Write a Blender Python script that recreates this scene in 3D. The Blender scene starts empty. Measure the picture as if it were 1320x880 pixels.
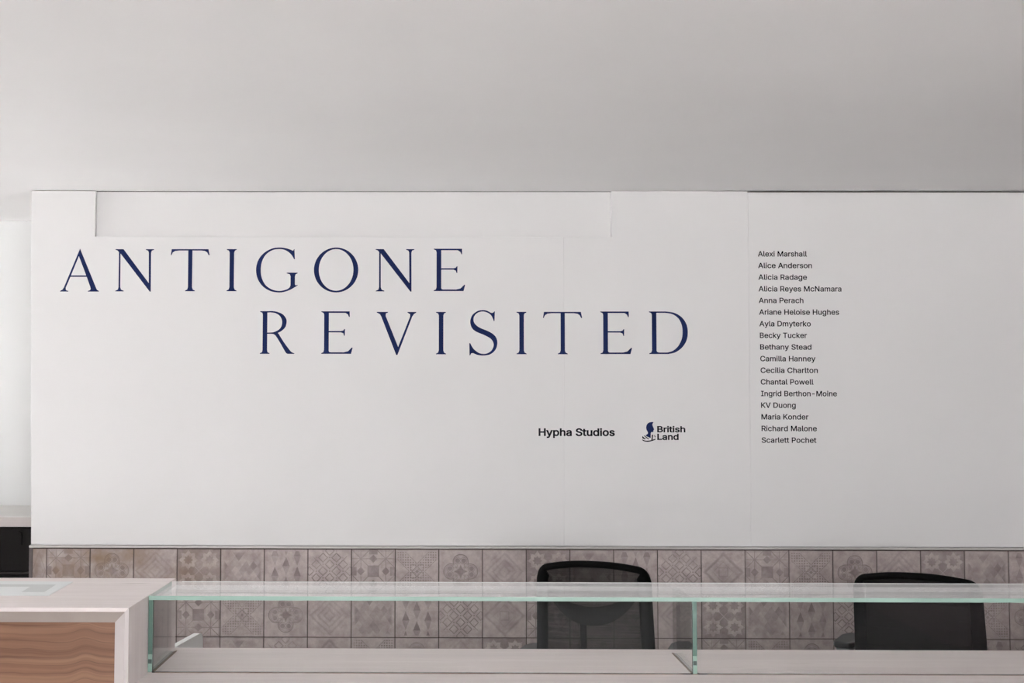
import bpy, bmesh, math, random
from mathutils import Vector, Matrix, Euler
from mathutils.geometry import tessellate_polygon, delaunay_2d_cdt
random.seed(7)
PI = math.pi
C = bpy.context.scene.collection
sc = bpy.context.scene

# ------------------------------------------------------------ camera
EYE = 1.631
F, PITCH, YAW, ROLL, CX = 1715.0, 0.0525, 0.008, 0.0019, 554.04
cam_d = bpy.data.cameras.new('camera'); cam = bpy.data.objects.new('camera', cam_d); C.objects.link(cam)
cam_d.sensor_width = 36; cam_d.lens = F/1320*36; cam_d.shift_x = (660-CX)/1320
cam_d.clip_start = 0.05; cam_d.clip_end = 200
cam.matrix_world = (Matrix.Translation((0, 0, EYE)) @ Matrix.Rotation(YAW, 4, 'Z')
                    @ Matrix.Rotation(PI/2+PITCH, 4, 'X') @ Matrix.Rotation(ROLL, 4, 'Z'))
sc.camera = cam

# ------------------------------------------------------------ world, light, exposure
world = bpy.data.worlds.new('overcast_sky'); sc.world = world; world.use_nodes = True
bg = world.node_tree.nodes['Background']; bg.inputs[0].default_value = (1.0, 0.985, 0.985, 1); bg.inputs[1].default_value = 3.2
sc.view_settings.view_transform = 'Standard'; sc.view_settings.look = 'None'
sc.view_settings.exposure = 2.0; sc.view_settings.gamma = 1.0; sc.view_settings.use_curve_mapping = False

def portal(name, loc, rot, sx, sy):
    """marks a window opening for the sky light (gives no light of its own)"""
    l = bpy.data.lights.new(name, 'AREA'); l.shape = 'RECTANGLE'; l.size = sx; l.size_y = sy
    l.cycles.is_portal = True
    o = bpy.data.objects.new(name, l); o.location = loc; o.rotation_euler = rot; C.objects.link(o)
ROOM_L, ROOM_R, ROOM_F, CEIL = -9.0, 3.594, -4.0, 2.657
FW_L, FW_R, SILL = -1.9, 3.5, 0.5     # unseen front glazing, put in and sized for the room light
LW0, LW1 = 3.4, 6.9                  # unseen left glazing, put in and sized for the side light
sun_d = bpy.data.lights.new('sun', 'SUN'); sun_d.energy = 18.0; sun_d.angle = math.radians(3); sun_d.color = (1.0, 0.975, 0.965)
sun = bpy.data.objects.new('sun', sun_d); sun.location = (-12, 2, 15); C.objects.link(sun)
sun.rotation_euler = Vector((0.60, 0.05, -0.80)).to_track_quat('-Z', 'Y').to_euler()     # high, from the left side of the building
WALL = 6.14          # face of the lettered wall
ALC = 7.156          # face of the alcove wall
portal('front_window_portal', ((FW_L+FW_R)/2, ROOM_F-0.14, (SILL+2.55)/2), (PI/2, 0, 0), FW_R-FW_L, 2.55-SILL)
portal('left_window_portal', (ROOM_L-0.14, (LW0+LW1)/2, 1.375), (0, -PI/2, 0), 2.35, LW1-LW0)

# ------------------------------------------------------------ mesh helpers
class MB:
    def __init__(s): s.v = []; s.f = []; s.m = []; s.smooth = []
    def add(s, vs, fs, mi=0, sm=False):
        b = len(s.v); s.v += [tuple(v) for v in vs]
        for k, f in enumerate(fs):
            s.f.append([b+i for i in f]); s.m.append(mi[k] if isinstance(mi, (list, tuple)) else mi); s.smooth.append(sm)
        return s
    def box(s, x0, x1, y0, y1, z0, z1, mi=0):
        # faces order: -z +z -y +y -x +x
        v = [(x0,y0,z0),(x1,y0,z0),(x1,y1,z0),(x0,y1,z0),(x0,y0,z1),(x1,y0,z1),(x1,y1,z1),(x0,y1,z1)]
        return s.add(v, [(0,3,2,1),(4,5,6,7),(0,1,5,4),(2,3,7,6),(0,4,7,3),(1,2,6,5)], mi)
    def prism(s, pts, y0, y1, mi=0, axis='Y', sm=False):
        """polygon (a,b) extruded: axis Y -> (a,y,b); axis X -> (x,a,b); axis Z -> (a,b,z)"""
        n = len(pts)
        mp = {'Y': lambda p, t: (p[0], t, p[1]), 'X': lambda p, t: (t, p[0], p[1]), 'Z': lambda p, t: (p[0], p[1], t)}[axis]
        v = [mp(p, y0) for p in pts] + [mp(p, y1) for p in pts]
        tris = tessellate_polygon([[Vector((p[0], p[1], 0)) for p in pts]])
        f = [tuple(t) for t in tris] + [tuple(i+n for i in reversed(t)) for t in tris]
        f += [(i, (i+1) % n, (i+1) % n+n, i+n) for i in range(n)]
        return s.add(v, f, mi, sm)
    def tube(s, path, r, n=12, sx=1.0, sy=1.0, mi=0, up=(0,0,1)):
        """round or flattened bar along a path; r a number or list; sx along side vector, sy along up"""
        P = [Vector(p) for p in path]; N = len(P); R = r if isinstance(r, (list, tuple)) else [r]*N
        vs = []; fs = []; U = Vector(up)
        for i, p in enumerate(P):
            t = (P[min(i+1, N-1)]-P[max(i-1, 0)]).normalized()
            a = t.cross(U)
            if a.length < 1e-3: a = t.cross(Vector((0, 1, 0)))
            a.normalize(); b = a.cross(t).normalized()
            for k in range(n):
                w = 2*PI*k/n
                vs.append(p+a*math.cos(w)*R[i]*sx+b*math.sin(w)*R[i]*sy)
        for i in range(N-1):
            for k in range(n):
                k2 = (k+1) % n
                fs.append((i*n+k, i*n+k2, (i+1)*n+k2, (i+1)*n+k))
        fs.append(tuple(reversed(range(n)))); fs.append(tuple(range((N-1)*n, N*n)))
        return s.add(vs, fs, mi, True)
    def lathe(s, prof, c=(0,0,0), n=24, mi=0, axis='Z'):
        vs = []; fs = []
        for (r, z) in prof:
            for k in range(n):
                w = 2*PI*k/n
                if axis == 'Z': vs.append((c[0]+r*math.cos(w), c[1]+r*math.sin(w), c[2]+z))
                else: vs.append((c[0]+z, c[1]+r*math.cos(w), c[2]+r*math.sin(w)))
        for i in range(len(prof)-1):
            for k in range(n):
                k2 = (k+1) % n
                fs.append((i*n+k, i*n+k2, (i+1)*n+k2, (i+1)*n+k))
        fs.append(tuple(reversed(range(n)))); fs.append(tuple(range((len(prof)-1)*n, len(prof)*n)))
        return s.add(vs, fs, mi, True)
    def build(s, name, mats, parent=None, bevel=0.0, seg=2, sub=0, fix=True):
        me = bpy.data.meshes.new(name); me.from_pydata(s.v, [], s.f)
        for m in (mats if isinstance(mats, (list, tuple)) else [mats]): me.materials.append(m)
        me.polygons.foreach_set('material_index', s.m); me.polygons.foreach_set('use_smooth', s.smooth)
        if fix or bevel:
            bm = bmesh.new(); bm.from_mesh(me)
            bmesh.ops.recalc_face_normals(bm, faces=bm.faces)
            if bevel:
                es = [e for e in bm.edges if len(e.link_faces) == 2 and e.calc_face_angle(0) > 0.6]
                bmesh.ops.bevel(bm, geom=es, offset=bevel, segments=seg, affect='EDGES', profile=0.5, clamp_overlap=True)
            bm.to_mesh(me); bm.free()
        me.update()
        o = bpy.data.objects.new(name, me); C.objects.link(o)
        if parent: o.parent = parent
        if sub:
            md = o.modifiers.new('sub', 'SUBSURF'); md.levels = sub; md.render_levels = sub
        return o

def tag(o, label=None, cat=None, group=None, kind=None):
    if label: o['label'] = label
    if cat: o['category'] = cat
    if group: o['group'] = group
    if kind: o['kind'] = kind
    return o
def thing(name, label, cat, loc=(0,0,0), rz=0, group=None):
    o = bpy.data.objects.new(name, None); o.empty_display_size = 0.1
    o.location = loc; o.rotation_euler = (0, 0, rz); C.objects.link(o)
    return tag(o, label, cat, group)
def struct(o, label=None):
    o['kind'] = 'structure'
    if label: o['label'] = label
    return o
def wallpt(x, y, Y=WALL):
    """photograph pixel -> (X, Z) on the vertical plane at depth Y (used to read off sizes of flat lettering)"""
    a, b = x-CX, y-440
    u = math.cos(ROLL)*a+math.sin(ROLL)*b; v = -math.sin(ROLL)*a+math.cos(ROLL)*b
    xx, z2 = u/F, -v/F
    y1 = math.cos(PITCH)-math.sin(PITCH)*z2; z = math.sin(PITCH)+math.cos(PITCH)*z2
    X = math.cos(YAW)*xx-math.sin(YAW)*y1; Yd = math.sin(YAW)*xx+math.cos(YAW)*y1
    return X*Y/Yd, EYE+z*Y/Yd

# ------------------------------------------------------------ node helpers
class E:
    """a value in a node tree with arithmetic"""
    nt = None
    def __init__(s, sock): s.s = sock
    @staticmethod
    def m(op, *a):
        n = E.nt.nodes.new('ShaderNodeMath'); n.operation = op
        for i, x in enumerate(a):
            if isinstance(x, E): E.nt.links.new(x.s, n.inputs[i])
            else: n.inputs[i].default_value = float(x)
        return E(n.outputs[0])
    def __add__(s, o): return E.m('ADD', s, o)
    __radd__ = __add__
    def __sub__(s, o): return E.m('SUBTRACT', s, o)
    def __rsub__(s, o): return E.m('SUBTRACT', o, s)
    def __mul__(s, o): return E.m('MULTIPLY', s, o)
    __rmul__ = __mul__
    def __truediv__(s, o): return E.m('DIVIDE', s, o)
    def __lt__(s, o): return E.m('LESS_THAN', s, o)
    def __gt__(s, o): return E.m('GREATER_THAN', s, o)
def ab(a): return E.m('ABSOLUTE', a)
def mx(a, b): return E.m('MAXIMUM', a, b)
def mn(a, b): return E.m('MINIMUM', a, b)
def ln(a, b): return E.m('SQRT', a*a+b*b)
def sn(a): return E.m('SINE', a)
def fr(a): return E.m('FRACT', a)
def fl(a): return E.m('FLOOR', a)
def cl(a): return mx(mn(a, 1.0), 0.0)
def near(a, c, w, soft=0.006): return cl((w-ab(a-c))/soft+0.5)
def below(a, c, soft=0.008): return cl((c-a)/soft+0.5)

def newmat(name, rough=0.6, spec=0.5):
    m = bpy.data.materials.new(name); m.use_nodes = True
    nt = m.node_tree; b = nt.nodes['Principled BSDF']
    b.inputs['Roughness'].default_value = rough; b.inputs['Specular IOR Level'].default_value = spec
    E.nt = nt
    return m, nt, b
def coords(nt, kind='Object'):
    if kind == 'World':
        return nt.nodes.new('ShaderNodeNewGeometry').outputs['Position']
    return nt.nodes.new('ShaderNodeTexCoord').outputs[kind]
def noise(nt, vec, scale, detail=4, rough=0.55, dist=0.0):
    n = nt.nodes.new('ShaderNodeTexNoise'); n.inputs['Scale'].default_value = scale
    n.inputs['Detail'].default_value = detail; n.inputs['Roughness'].default_value = rough; n.inputs['Distortion'].default_value = dist
    nt.links.new(vec, n.inputs['Vector']); return E(n.outputs[0])
def stretch(nt, vec, sc_, off=None):
    n = nt.nodes.new('ShaderNodeMapping'); n.inputs['Scale'].default_value = sc_
    nt.links.new(vec, n.inputs['Vector'])
    if off is not None: nt.links.new(off, n.inputs['Location'])
    return n.outputs[0]
def mixc(nt, fac, a, b):
    n = nt.nodes.new('ShaderNodeMix'); n.data_type = 'RGBA'
    if isinstance(fac, E): nt.links.new(fac.s, n.inputs[0])
    else: n.inputs[0].default_value = fac
    for i, c in ((6, a), (7, b)):
        if isinstance(c, tuple): n.inputs[i].default_value = (*c, 1)
        else: nt.links.new(c, n.inputs[i])
    return n.outputs[2]
def bump(nt, b, h, strength=0.2, dist=0.002):
    n = nt.nodes.new('ShaderNodeBump'); n.inputs['Strength'].default_value = strength; n.inputs['Distance'].default_value = dist
    nt.links.new(h.s, n.inputs['Height']); nt.links.new(n.outputs[0], b.inputs['Normal'])
def flat(name, col, rough=0.6, metal=0.0, var=0.06, scale=30, spec=0.5):
    m, nt, b = newmat(name, rough, spec); b.inputs['Metallic'].default_value = metal
    n = noise(nt, coords(nt), scale)
    dk = tuple(c*(1-var) for c in col); lt = tuple(min(1, c*(1+var)) for c in col)
    nt.links.new(mixc(nt, n, dk, lt), b.inputs['Base Color']); return m

# plaster / paint
def paint(name, col, blot=0.03, rough=0.75):
    m, nt, b = newmat(name, rough, 0.3)
    p = coords(nt, 'World')
    big = noise(nt, p, 1.1, 3); small = noise(nt, p, 45, 4)
    f = cl((big-0.35)*2.2)
    nt.links.new(mixc(nt, f, tuple(c*(1-blot) for c in col), col), b.inputs['Base Color'])
    bump(nt, b, small, 0.12, 0.001); return m
M = {}
M['wall'] = paint('white_wall_paint', (0.775, 0.765, 0.766), 0.02)
M['ceiling'] = paint('ceiling_paint', (0.92, 0.912, 0.912), 0.035)
M['alcove'] = paint('alcove_paint', (0.78, 0.785, 0.785), 0.01)
M['room'] = paint('room_wall_paint', (0.80, 0.785, 0.79), 0.02)
M['room_dark'] = paint('dimming_wall_paint', (0.17, 0.135, 0.14), 0.02)
M['floor_dimmer'] = flat('reflection_dimming_floor', (0.07, 0.069, 0.07), 0.9, var=0.2, scale=3)
M['floor'] = flat('pale_resin_floor', (0.80, 0.785, 0.78), 0.85, var=0.12, scale=2.5)
M['paving'] = flat('pavement_stone', (0.62, 0.605, 0.60), 0.9, var=0.1, scale=1.5)
M['dark_gap'] = flat('dark_gap', (0.05, 0.035, 0.03), 0.9)
M['grout'] = flat('dark_grout', (0.075, 0.055, 0.05), 0.95)
M['trim'] = flat('aluminium_tile_trim', (0.66, 0.64, 0.63), 0.35, metal=0.35)
M['trim_dark'] = flat('tarnished_trim', (0.12, 0.10, 0.10), 0.45, metal=0.4)
M['navy'] = flat('navy_vinyl', (0.012, 0.022, 0.095), 0.7, var=0.02, spec=0.12)
M['black_vinyl'] = flat('black_vinyl', (0.008, 0.008, 0.012), 0.7, var=0.02, spec=0.1)
M['black'] = flat('black_plastic', (0.003, 0.003, 0.003), 0.7, var=0.1, spec=0.08)
M['pad'] = flat('arm_pad_rubber', (0.045, 0.046, 0.048), 0.5)
M['grey_plastic'] = flat('grey_plastic', (0.22, 0.24, 0.245), 0.4)
M['steel'] = flat('brushed_steel', (0.5, 0.5, 0.5), 0.3, metal=1.0)
M['seat'] = flat('black_seat_fabric', (0.02, 0.02, 0.022), 0.95, scale=300, var=0.3)
M['white_plastic'] = flat('white_laminate', (0.80, 0.80, 0.79), 0.35)
M['cab_dark'] = flat('black_cabinet', (0.009, 0.0075, 0.007), 0.6, spec=0.12)
M['cab_rail'] = flat('cabinet_rail', (0.035, 0.03, 0.03), 0.5, spec=0.2)
M['ledge'] = flat('stone_ledge', (0.50, 0.46, 0.445), 0.6, var=0.08, scale=18)
M['ledge_top'] = flat('pale_ledge_top', (0.74, 0.73, 0.71), 0.5, var=0.04)
M['paper'] = flat('white_paper', (0.80, 0.82, 0.82), 0.6, var=0.02)
M['print'] = flat('grey_print', (0.63, 0.65, 0.645), 0.6, var=0.06, scale=25)
M['silicone'] = flat('brown_silicone', (0.16, 0.09, 0.055), 0.6, var=0.4, scale=40)
M['silicone_dark'] = flat('dark_silicone', (0.02, 0.012, 0.01), 0.6)
M['clip'] = flat('dark_clip', (0.04, 0.07, 0.06), 0.4)

# whitewashed timber (streaks along the chosen axis)
def whitewash(name, axis):
    m, nt, b = newmat(name, 0.5, 0.4)
    p = coords(nt, 'World')
    s1 = {'X': (0.9, 14, 14), 'Z': (14, 14, 0.9), 'Y': (14, 0.9, 14)}[axis]
    s2 = {'X': (3, 60, 60), 'Z': (60, 60, 3), 'Y': (60, 3, 60)}[axis]
    a = noise(nt, stretch(nt, p, s1), 1.6, 5, 0.6, 0.6); c = noise(nt, stretch(nt, p, s2), 1.5, 4, 0.6)
    f = cl((a-0.42)*3.2)*0.6+cl((c-0.45)*2.5)*0.4
    c1 = mixc(nt, f, (0.76, 0.69, 0.675), (0.90, 0.835, 0.82))
    k = cl((a-0.60)*12)*cl((c-0.5)*8)
    c2 = mixc(nt, k*0.8, c1, (0.42, 0.36, 0.33))
    nt.links.new(c2, b.inputs['Base Color']); bump(nt, b, c, 0.15, 0.001); return m
M['ww_x'] = whitewash('whitewashed_timber_long', 'X'); M['ww_z'] = whitewash('whitewashed_timber_upright', 'Z')
M['timber_shaded'] = flat('timber_shaded_edge', (0.40, 0.345, 0.315), 0.6, var=0.12, scale=12)  # darker whitewash: shade of the down-facing bevel put into the colour
M['timber_dimmed'] = flat('timber_leg_dimmed', (0.60, 0.55, 0.545), 0.55, var=0.05, scale=9)  # whitewash darkened on the leg front to stand for weaker front light
M['ww_y'] = whitewash('whitewashed_timber_cross', 'Y')

# brown grained veneer panel
def veneer():
    m, nt, b = newmat('brown_grain_veneer', 0.45, 0.4)
    p = coords(nt, 'World')
    sp = nt.nodes.new('ShaderNodeSeparateXYZ'); nt.links.new(p, sp.inputs[0]); x, z = E(sp.outputs[0]), E(sp.outputs[2])
    warp = noise(nt, stretch(nt, p, (2.2, 1, 7)), 1.2, 3)
    # a knot that lifts the grain
    kx, kz = x+0.965, z-0.965
    lift = E.m('EXPONENT', (kx*kx)*-900.0-(kz*kz)*-0.0)
    h = z+warp*0.05-lift*0.012
    rings = noise(nt, stretch(nt, p, (0.6, 1, 1)), 1, 2)
    cv = nt.nodes.new('ShaderNodeCombineXYZ'); nt.links.new((x*0.35).s, cv.inputs[0]); nt.links.new(h.s, cv.inputs[2])
    g = noise(nt, stretch(nt, cv.outputs[0], (1.4, 1, 46)), 1.0, 3, 0.5)
    g2 = noise(nt, stretch(nt, cv.outputs[0], (6, 1, 260)), 1.0, 3, 0.6)
    tone = mixc(nt, cl((g-0.36)*3.4), (0.135, 0.055, 0.03), (0.285, 0.15, 0.09))
    line = near(fr(h*48+g*2.2), 0.5, 0.05, 0.14)*cl((g2-0.25)*3)
    c = mixc(nt, line*0.85, tone, (0.065, 0.024, 0.012))
    c = mixc(nt, g2*0.25, c, (0.33, 0.18, 0.115))
    nt.links.new(c, b.inputs['Base Color']); bump(nt, b, g2, 0.1, 0.001); return m
M['veneer'] = veneer()

# clear float glass: Schlick reflection over tinted transparency (same for every kind of ray)
def glass(name, tint, f0=0.04, power=5.6, rough=0.0):
    m = bpy.data.materials.new(name); m.use_nodes = True; nt = m.node_tree; nt.nodes.clear(); E.nt = nt
    out = nt.nodes.new('ShaderNodeOutputMaterial'); mix = nt.nodes.new('ShaderNodeMixShader')
    tr = nt.nodes.new('ShaderNodeBsdfTransparent'); tr.inputs[0].default_value = (*tint, 1)
    gl = nt.nodes.new('ShaderNodeBsdfGlossy'); gl.inputs['Roughness'].default_value = rough; gl.inputs['Color'].default_value = (1, 1, 1, 1)
    g = nt.nodes.new('ShaderNodeNewGeometry')
    dt = nt.nodes.new('ShaderNodeVectorMath'); dt.operation = 'DOT_PRODUCT'
    nt.links.new(g.outputs['Incoming'], dt.inputs[0]); nt.links.new(g.outputs['Normal'], dt.inputs[1])
    c = ab(E(dt.outputs['Value']))
    f = E.m('POWER', 1.0-c, power)*(1-f0)+f0
    nt.links.new(f.s, mix.inputs[0]); nt.links.new(tr.outputs[0], mix.inputs[1]); nt.links.new(gl.outputs[0], mix.inputs[2])
    nt.links.new(mix.outputs[0], out.inputs[0]); return m
M['glass'] = glass('clear_glass', (0.994, 0.996, 0.993), f0=0.026)
M['window_glass'] = glass('window_glass', (0.98, 0.99, 0.99))
def edge_glass(name, col, spec):
    m, nt, b = newmat(name, 0.25, 0.6)
    n = noise(nt, stretch(nt, coords(nt, 'World'), (1.6, 1, 2)), 1.5, 2)
    nt.links.new(mixc(nt, cl((n-0.3)*2.5), tuple(c*0.85 for c in col), col), b.inputs['Base Color']); return m
M['edge'] = edge_glass('lit_green_glass_edge', (0.33, 0.49, 0.42), 0.5)  # lit tone of the green edge, its brightness set in the colour
M['edge_shaded'] = edge_glass('shaded_green_glass_edge', (0.10, 0.19, 0.155), 0.5)  # same edge glass, with its shade painted as a darker tone
M['edge_highlight'] = edge_glass('glass_edge_highlight', (0.85, 0.88, 0.86), 0.5)  # white for a painted highlight on the glass edge

# ------------------------------------------------------------ tile designs
def tile_mat(k):
    m, nt, b = newmat('patterned_tile_'+k, 0.55, 0.35)
    gen = coords(nt, 'Generated')
    sp = nt.nodes.new('ShaderNodeSeparateXYZ'); nt.links.new(gen, sp.inputs[0])
    oi = nt.nodes.new('ShaderNodeObjectInfo'); rnd = E(oi.outputs['Random'])
    pos = coords(nt, 'World')
    u, v = E(sp.outputs[0]), E(sp.outputs[2])
    wob = noise(nt, pos, 60, 2)*0.016-0.008
    x, y = u-0.5+wob, v-0.5+wob
    ax, ay = ab(x), ab(y)
    if k == 'star':
        P = below(mx(ax, ay), 0.135)
        P = mx(P, below(ab(ax-0.29)*1.1+ay, 0.10)); P = mx(P, below(ax+ab(ay-0.29)*1.1, 0.10))
        P = mx(P, below(mx(ab(ax-0.5)*0.9, ay), 0.10)*0.8); P = mx(P, below(mx(ax, ab(ay-0.5)*0.9), 0.10)*0.8)
        sx, sy = ab(ax-0.29), ab(ay-0.29)
        ray = mx(mx(below(sx, 0.008), below(sy, 0.008)), below(ab(sx-sy), 0.013))*below(mx(sx, sy), 0.2)
        P = mx(P, ray*0.9)
        P = mx(P, near(mx(ax, ay)+mn(ax, ay)*0.0, 0.47, 0.006)*0.5)
    elif k == 'net':
        d = ab(ax-ay)
        arm = below(d, 0.17)*(mx(ax, ay) > 0.12)*(mx(ax, ay) < 0.45)
        dots = (ab(fr(x*17)-0.5) < 0.27)*(ab(fr(y*17)-0.5) < 0.27)
        P = arm*dots
        P = mx(P, near(d, 0.18, 0.008)*below(mx(ax, ay), 0.45)*0.9)
        P = mx(P, near(ax+ay, 0.12, 0.012)); P = mx(P, below(ax+ay, 0.045)); P = mx(P, near(ln(ax-0.09, ay-0.09), 0.07, 0.008)*0.8)
    elif k == 'quatrefoil':
        d = mn(ln(ax-0.22, ay), ln(ax, ay-0.22))
        P = mx(near(d, 0.175, 0.010), near(d, 0.148, 0.006)*0.7)
        w1 = ln(ax-0.25, ay-0.07); w2 = ln(ax-0.07, ay-0.25)
        P = mx(P, mx(below(mn(w1, w2), 0.055), near(mn(w1, w2), 0.075, 0.006))*0.85)
        P = mx(P, below(mn(ax*2.5+ay, ax+ay*2.5), 0.16)*0.9)
        P = mx(P, near(ln(ax-0.13, ay-0.13), 0.05, 0.008)*0.7)
    elif k == 'faded':
        n = noise(nt, pos, 14, 4)
        P = cl((sn((ax+ay+n*0.12)*42)+0.3)*0.8)*below(ax+ay, 0.55, 0.1)*0.38
    elif k == 'cross_star':
        sx, sy = ab(ax-0.25), ab(ay-0.25)
        st = mn(mx(sx, sy), (sx+sy)*0.7071)*0.55+mx(mx(sx, sy), (sx+sy)*0.7071)*0.0+mn(mx(sx, sy)+mn(sx, sy)*2.0, (sx+sy)*0.7071+ab(sx-sy)*1.41)*0.40
        P = mx(below(st, 0.092), (1.0-below(st, 0.185)))*0.85
        P = mx(P*(1.0-near(ab(ax)-ab(ay)*1.0, 0.0, 0.010)*(ax+ay < 0.2)), near(ln(sx, sy), 0.205, 0.008)*0.5)
    elif k == 'harlequin':
        a, c = x/0.17+y/0.23, x/0.17-y/0.23
        cv = nt.nodes.new('ShaderNodeCombineXYZ'); nt.links.new(fl(a+0.5).s, cv.inputs[0]); nt.links.new(fl(c+0.5).s, cv.inputs[1])
        wn = nt.nodes.new('ShaderNodeTexWhiteNoise'); nt.links.new(cv.outputs[0], wn.inputs[0])
        P = E(wn.outputs[0])*below(mx(ax, ay), 0.43, 0.06)*0.95
    elif k == 'lozenge':
        col = fr(x/0.26+0.5)-0.5; yy = fr(y/0.46+0.25+fl(x/0.26+0.5)*0.5)-0.5
        P = below(ab(col)/0.32+ab(yy)/0.48, 1.0, 0.06)*below(ax, 0.38, 0.02)*(0.55+0.45*(yy > 0))*below(ay, 0.46, 0.02)
        P = mx(P, near(ab(col)/0.32+ab(yy)/0.48, 1.0, 0.04, 0.03)*0.3)
    elif k == 'lattice':
        p, q = x+y, x-y
        a, c = ab(fr(p*3.2+0.5)-0.5), ab(fr(q*3.2+0.5)-0.5)
        P = mx(near(a, 0.17, 0.05, 0.03)*(c > 0.12), near(c, 0.17, 0.05, 0.03)*(a > 0.24))
        P = mx(P, below(a+c, 0.1))*below(ax+ay, 0.62, 0.08)
        P = mx(P, near(ab(ax)-ab(ay), 0.06, 0.012)*below(mx(ax, ay), 0.4)*0.8)
    else:  # medallion
        n = noise(nt, pos, 10, 3)*0.1
        r = ax+ay+n
        P = mx(mx(near(r, 0.48, 0.04, 0.05), near(r, 0.3, 0.02, 0.03)), near(mx(ax, ay), 0.1, 0.02, 0.02))*0.7
        P = mx(P, below(r, 0.43, 0.2)*0.4)
    # fading, grime
    off = nt.nodes.new('ShaderNodeCombineXYZ')
    for i in range(3): nt.links.new((rnd*37.0).s, off.inputs[i])
    pn = stretch(nt, pos, (1, 1, 1), off.outputs[0])
    fade = cl((noise(nt, pn, 8, 5, 0.65)-0.30)*3.0)
    mott = noise(nt, pn, 22, 6, 0.7)
    base = mixc(nt, cl((mott-0.34)*3.0), (0.37, 0.305, 0.295), (0.55, 0.485, 0.47))
    c = mixc(nt, P*(fade*0.75+0.25)*0.95, base, (0.20, 0.162, 0.157))
    wx = nt.nodes.new('ShaderNodeSeparateXYZ'); nt.links.new(pos, wx.inputs[0])
    rust = cl((E(wx.outputs[0])*-1.0-0.85)*1.5)*cl((noise(nt, pos, 7.5, 4)-0.36)*3.2)*cl((E(wx.outputs[2])-0.75)*8)
    c = mixc(nt, rust*0.85, c, (0.27, 0.175, 0.10))
    edge = cl((mx(ab(u-0.5), ab(v-0.5))-0.475)*40)*0.25
    c = mixc(nt, edge, c, (0.20, 0.15, 0.14))
    c = mixc(nt, rnd*0.14, c, (0.30, 0.25, 0.245))
    nt.links.new(c, b.inputs['Base Color']); bump(nt, b, mott, 0.15, 0.001)
    return m
DESIGNS = ['star', 'net', 'quatrefoil', 'faded', 'cross_star', 'harlequin', 'lozenge', 'lattice', 'medallion']
TM = {k: tile_mat(k) for k in DESIGNS}

# ------------------------------------------------------------ room shell
X0T = -1.8058; TS = 0.2                       # tile grid
WL, WLT = -1.880, -1.907                       # left end of the lettered wall (foot, head: a little out of plumb)
struct(MB().box(ROOM_L-0.2, ROOM_R+0.2, 0.8, ALC+0.2, -0.15, 0.0).build('floor', M['floor']))
struct(MB().box(ROOM_L-0.2, ROOM_R+0.2, ROOM_F-0.25, 0.8, -0.15, 0.0).build('floor_front_dimmer', M['floor_dimmer']))   # unseen dark floor, added to dim what the panes reflect
b = MB().box(ROOM_L-0.2, ROOM_R+0.2, ROOM_F-0.25, ALC+0.2, CEIL, CEIL+0.15); struct(b.build('ceiling', M['ceiling']))
struct(MB().box(ROOM_L-0.2, WL+0.02, ALC, ALC+0.2, 0, CEIL).build('wall_alcove', M['alcove']))
wall_back = struct(MB().prism([(WL+0.004, 0), (ROOM_R, 0), (ROOM_R, CEIL), (WLT, CEIL), (WL+0.004, 1.0)], WALL+0.0305, ALC+0.2).build('wall_back', M['dark_gap']))
struct(MB().box(ROOM_R, ROOM_R+0.2, ROOM_F, ALC+0.2, 0, CEIL).build('wall_right', M['room_dark']))  # unseen wall, darkened to dim the right side and pane reflections
# left wall with a wide window opening
wl = MB()
wl.box(ROOM_L-0.2, ROOM_L, ROOM_F, LW0, 0, CEIL).box(ROOM_L-0.2, ROOM_L, LW1, ALC+0.2, 0, CEIL)
wl.box(ROOM_L-0.2, ROOM_L, LW0, LW1, 0, 0.2).box(ROOM_L-0.2, ROOM_L, LW0, LW1, 2.55, CEIL)
struct(wl.build('wall_left', M['room']))
wf = MB()
wf.box(ROOM_L-0.2, FW_L, ROOM_F-0.2, ROOM_F, 0, CEIL).box(FW_R, ROOM_R+0.2, ROOM_F-0.2, ROOM_F, 0, CEIL)
wf.box(FW_L, FW_R, ROOM_F-0.2, ROOM_F, 0, SILL).box(FW_L, FW_R, ROOM_F-0.2, ROOM_F, 2.55, CEIL)
struct(wf.build('wall_front', M['room']))
def shopwindow(name, along, fixed, a0, a1, z0, z1, n):
    fr_ = MB(); t = 0.05; step = (a1-a0)/n
    def bb(p0, p1, q0, q1, mb):
        if along == 'X': mb.box(p0, p1, fixed-0.12, fixed-0.06, q0, q1)
        else: mb.box(fixed-0.12, fixed-0.06, p0, p1, q0, q1)
    bb(a0, a1, z0, z0+t, fr_); bb(a0, a1, z1-t, z1, fr_)
    for i in range(n+1):
        c = a0+i*step; lo = max(a0, c-t/2); hi = min(a1, c+t/2); bb(lo, hi, z0+t, z1-t, fr_)
    o = struct(fr_.build(name, M['cab_dark']))
    for i in range(n):
        g = MB()
        p0, p1 = a0+i*step+t/2, a0+(i+1)*step-t/2
        if along == 'X': g.box(p0, p1, fixed-0.095, fixed-0.085, z0+t, z1-t)
        else: g.box(fixed-0.095, fixed-0.085, p0, p1, z0+t, z1-t)
        g.build('pane', M['window_glass'], o)
shopwindow('window_1', 'X', ROOM_F, FW_L, FW_R, SILL, 2.55, 5)
shopwindow('window_2', 'Y', ROOM_L, LW0, LW1, 0.2, 2.55, 5)
struct(MB().box(-30, 30, -30, 30, -0.35, -0.2).build('pavement', M['paving']))

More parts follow.
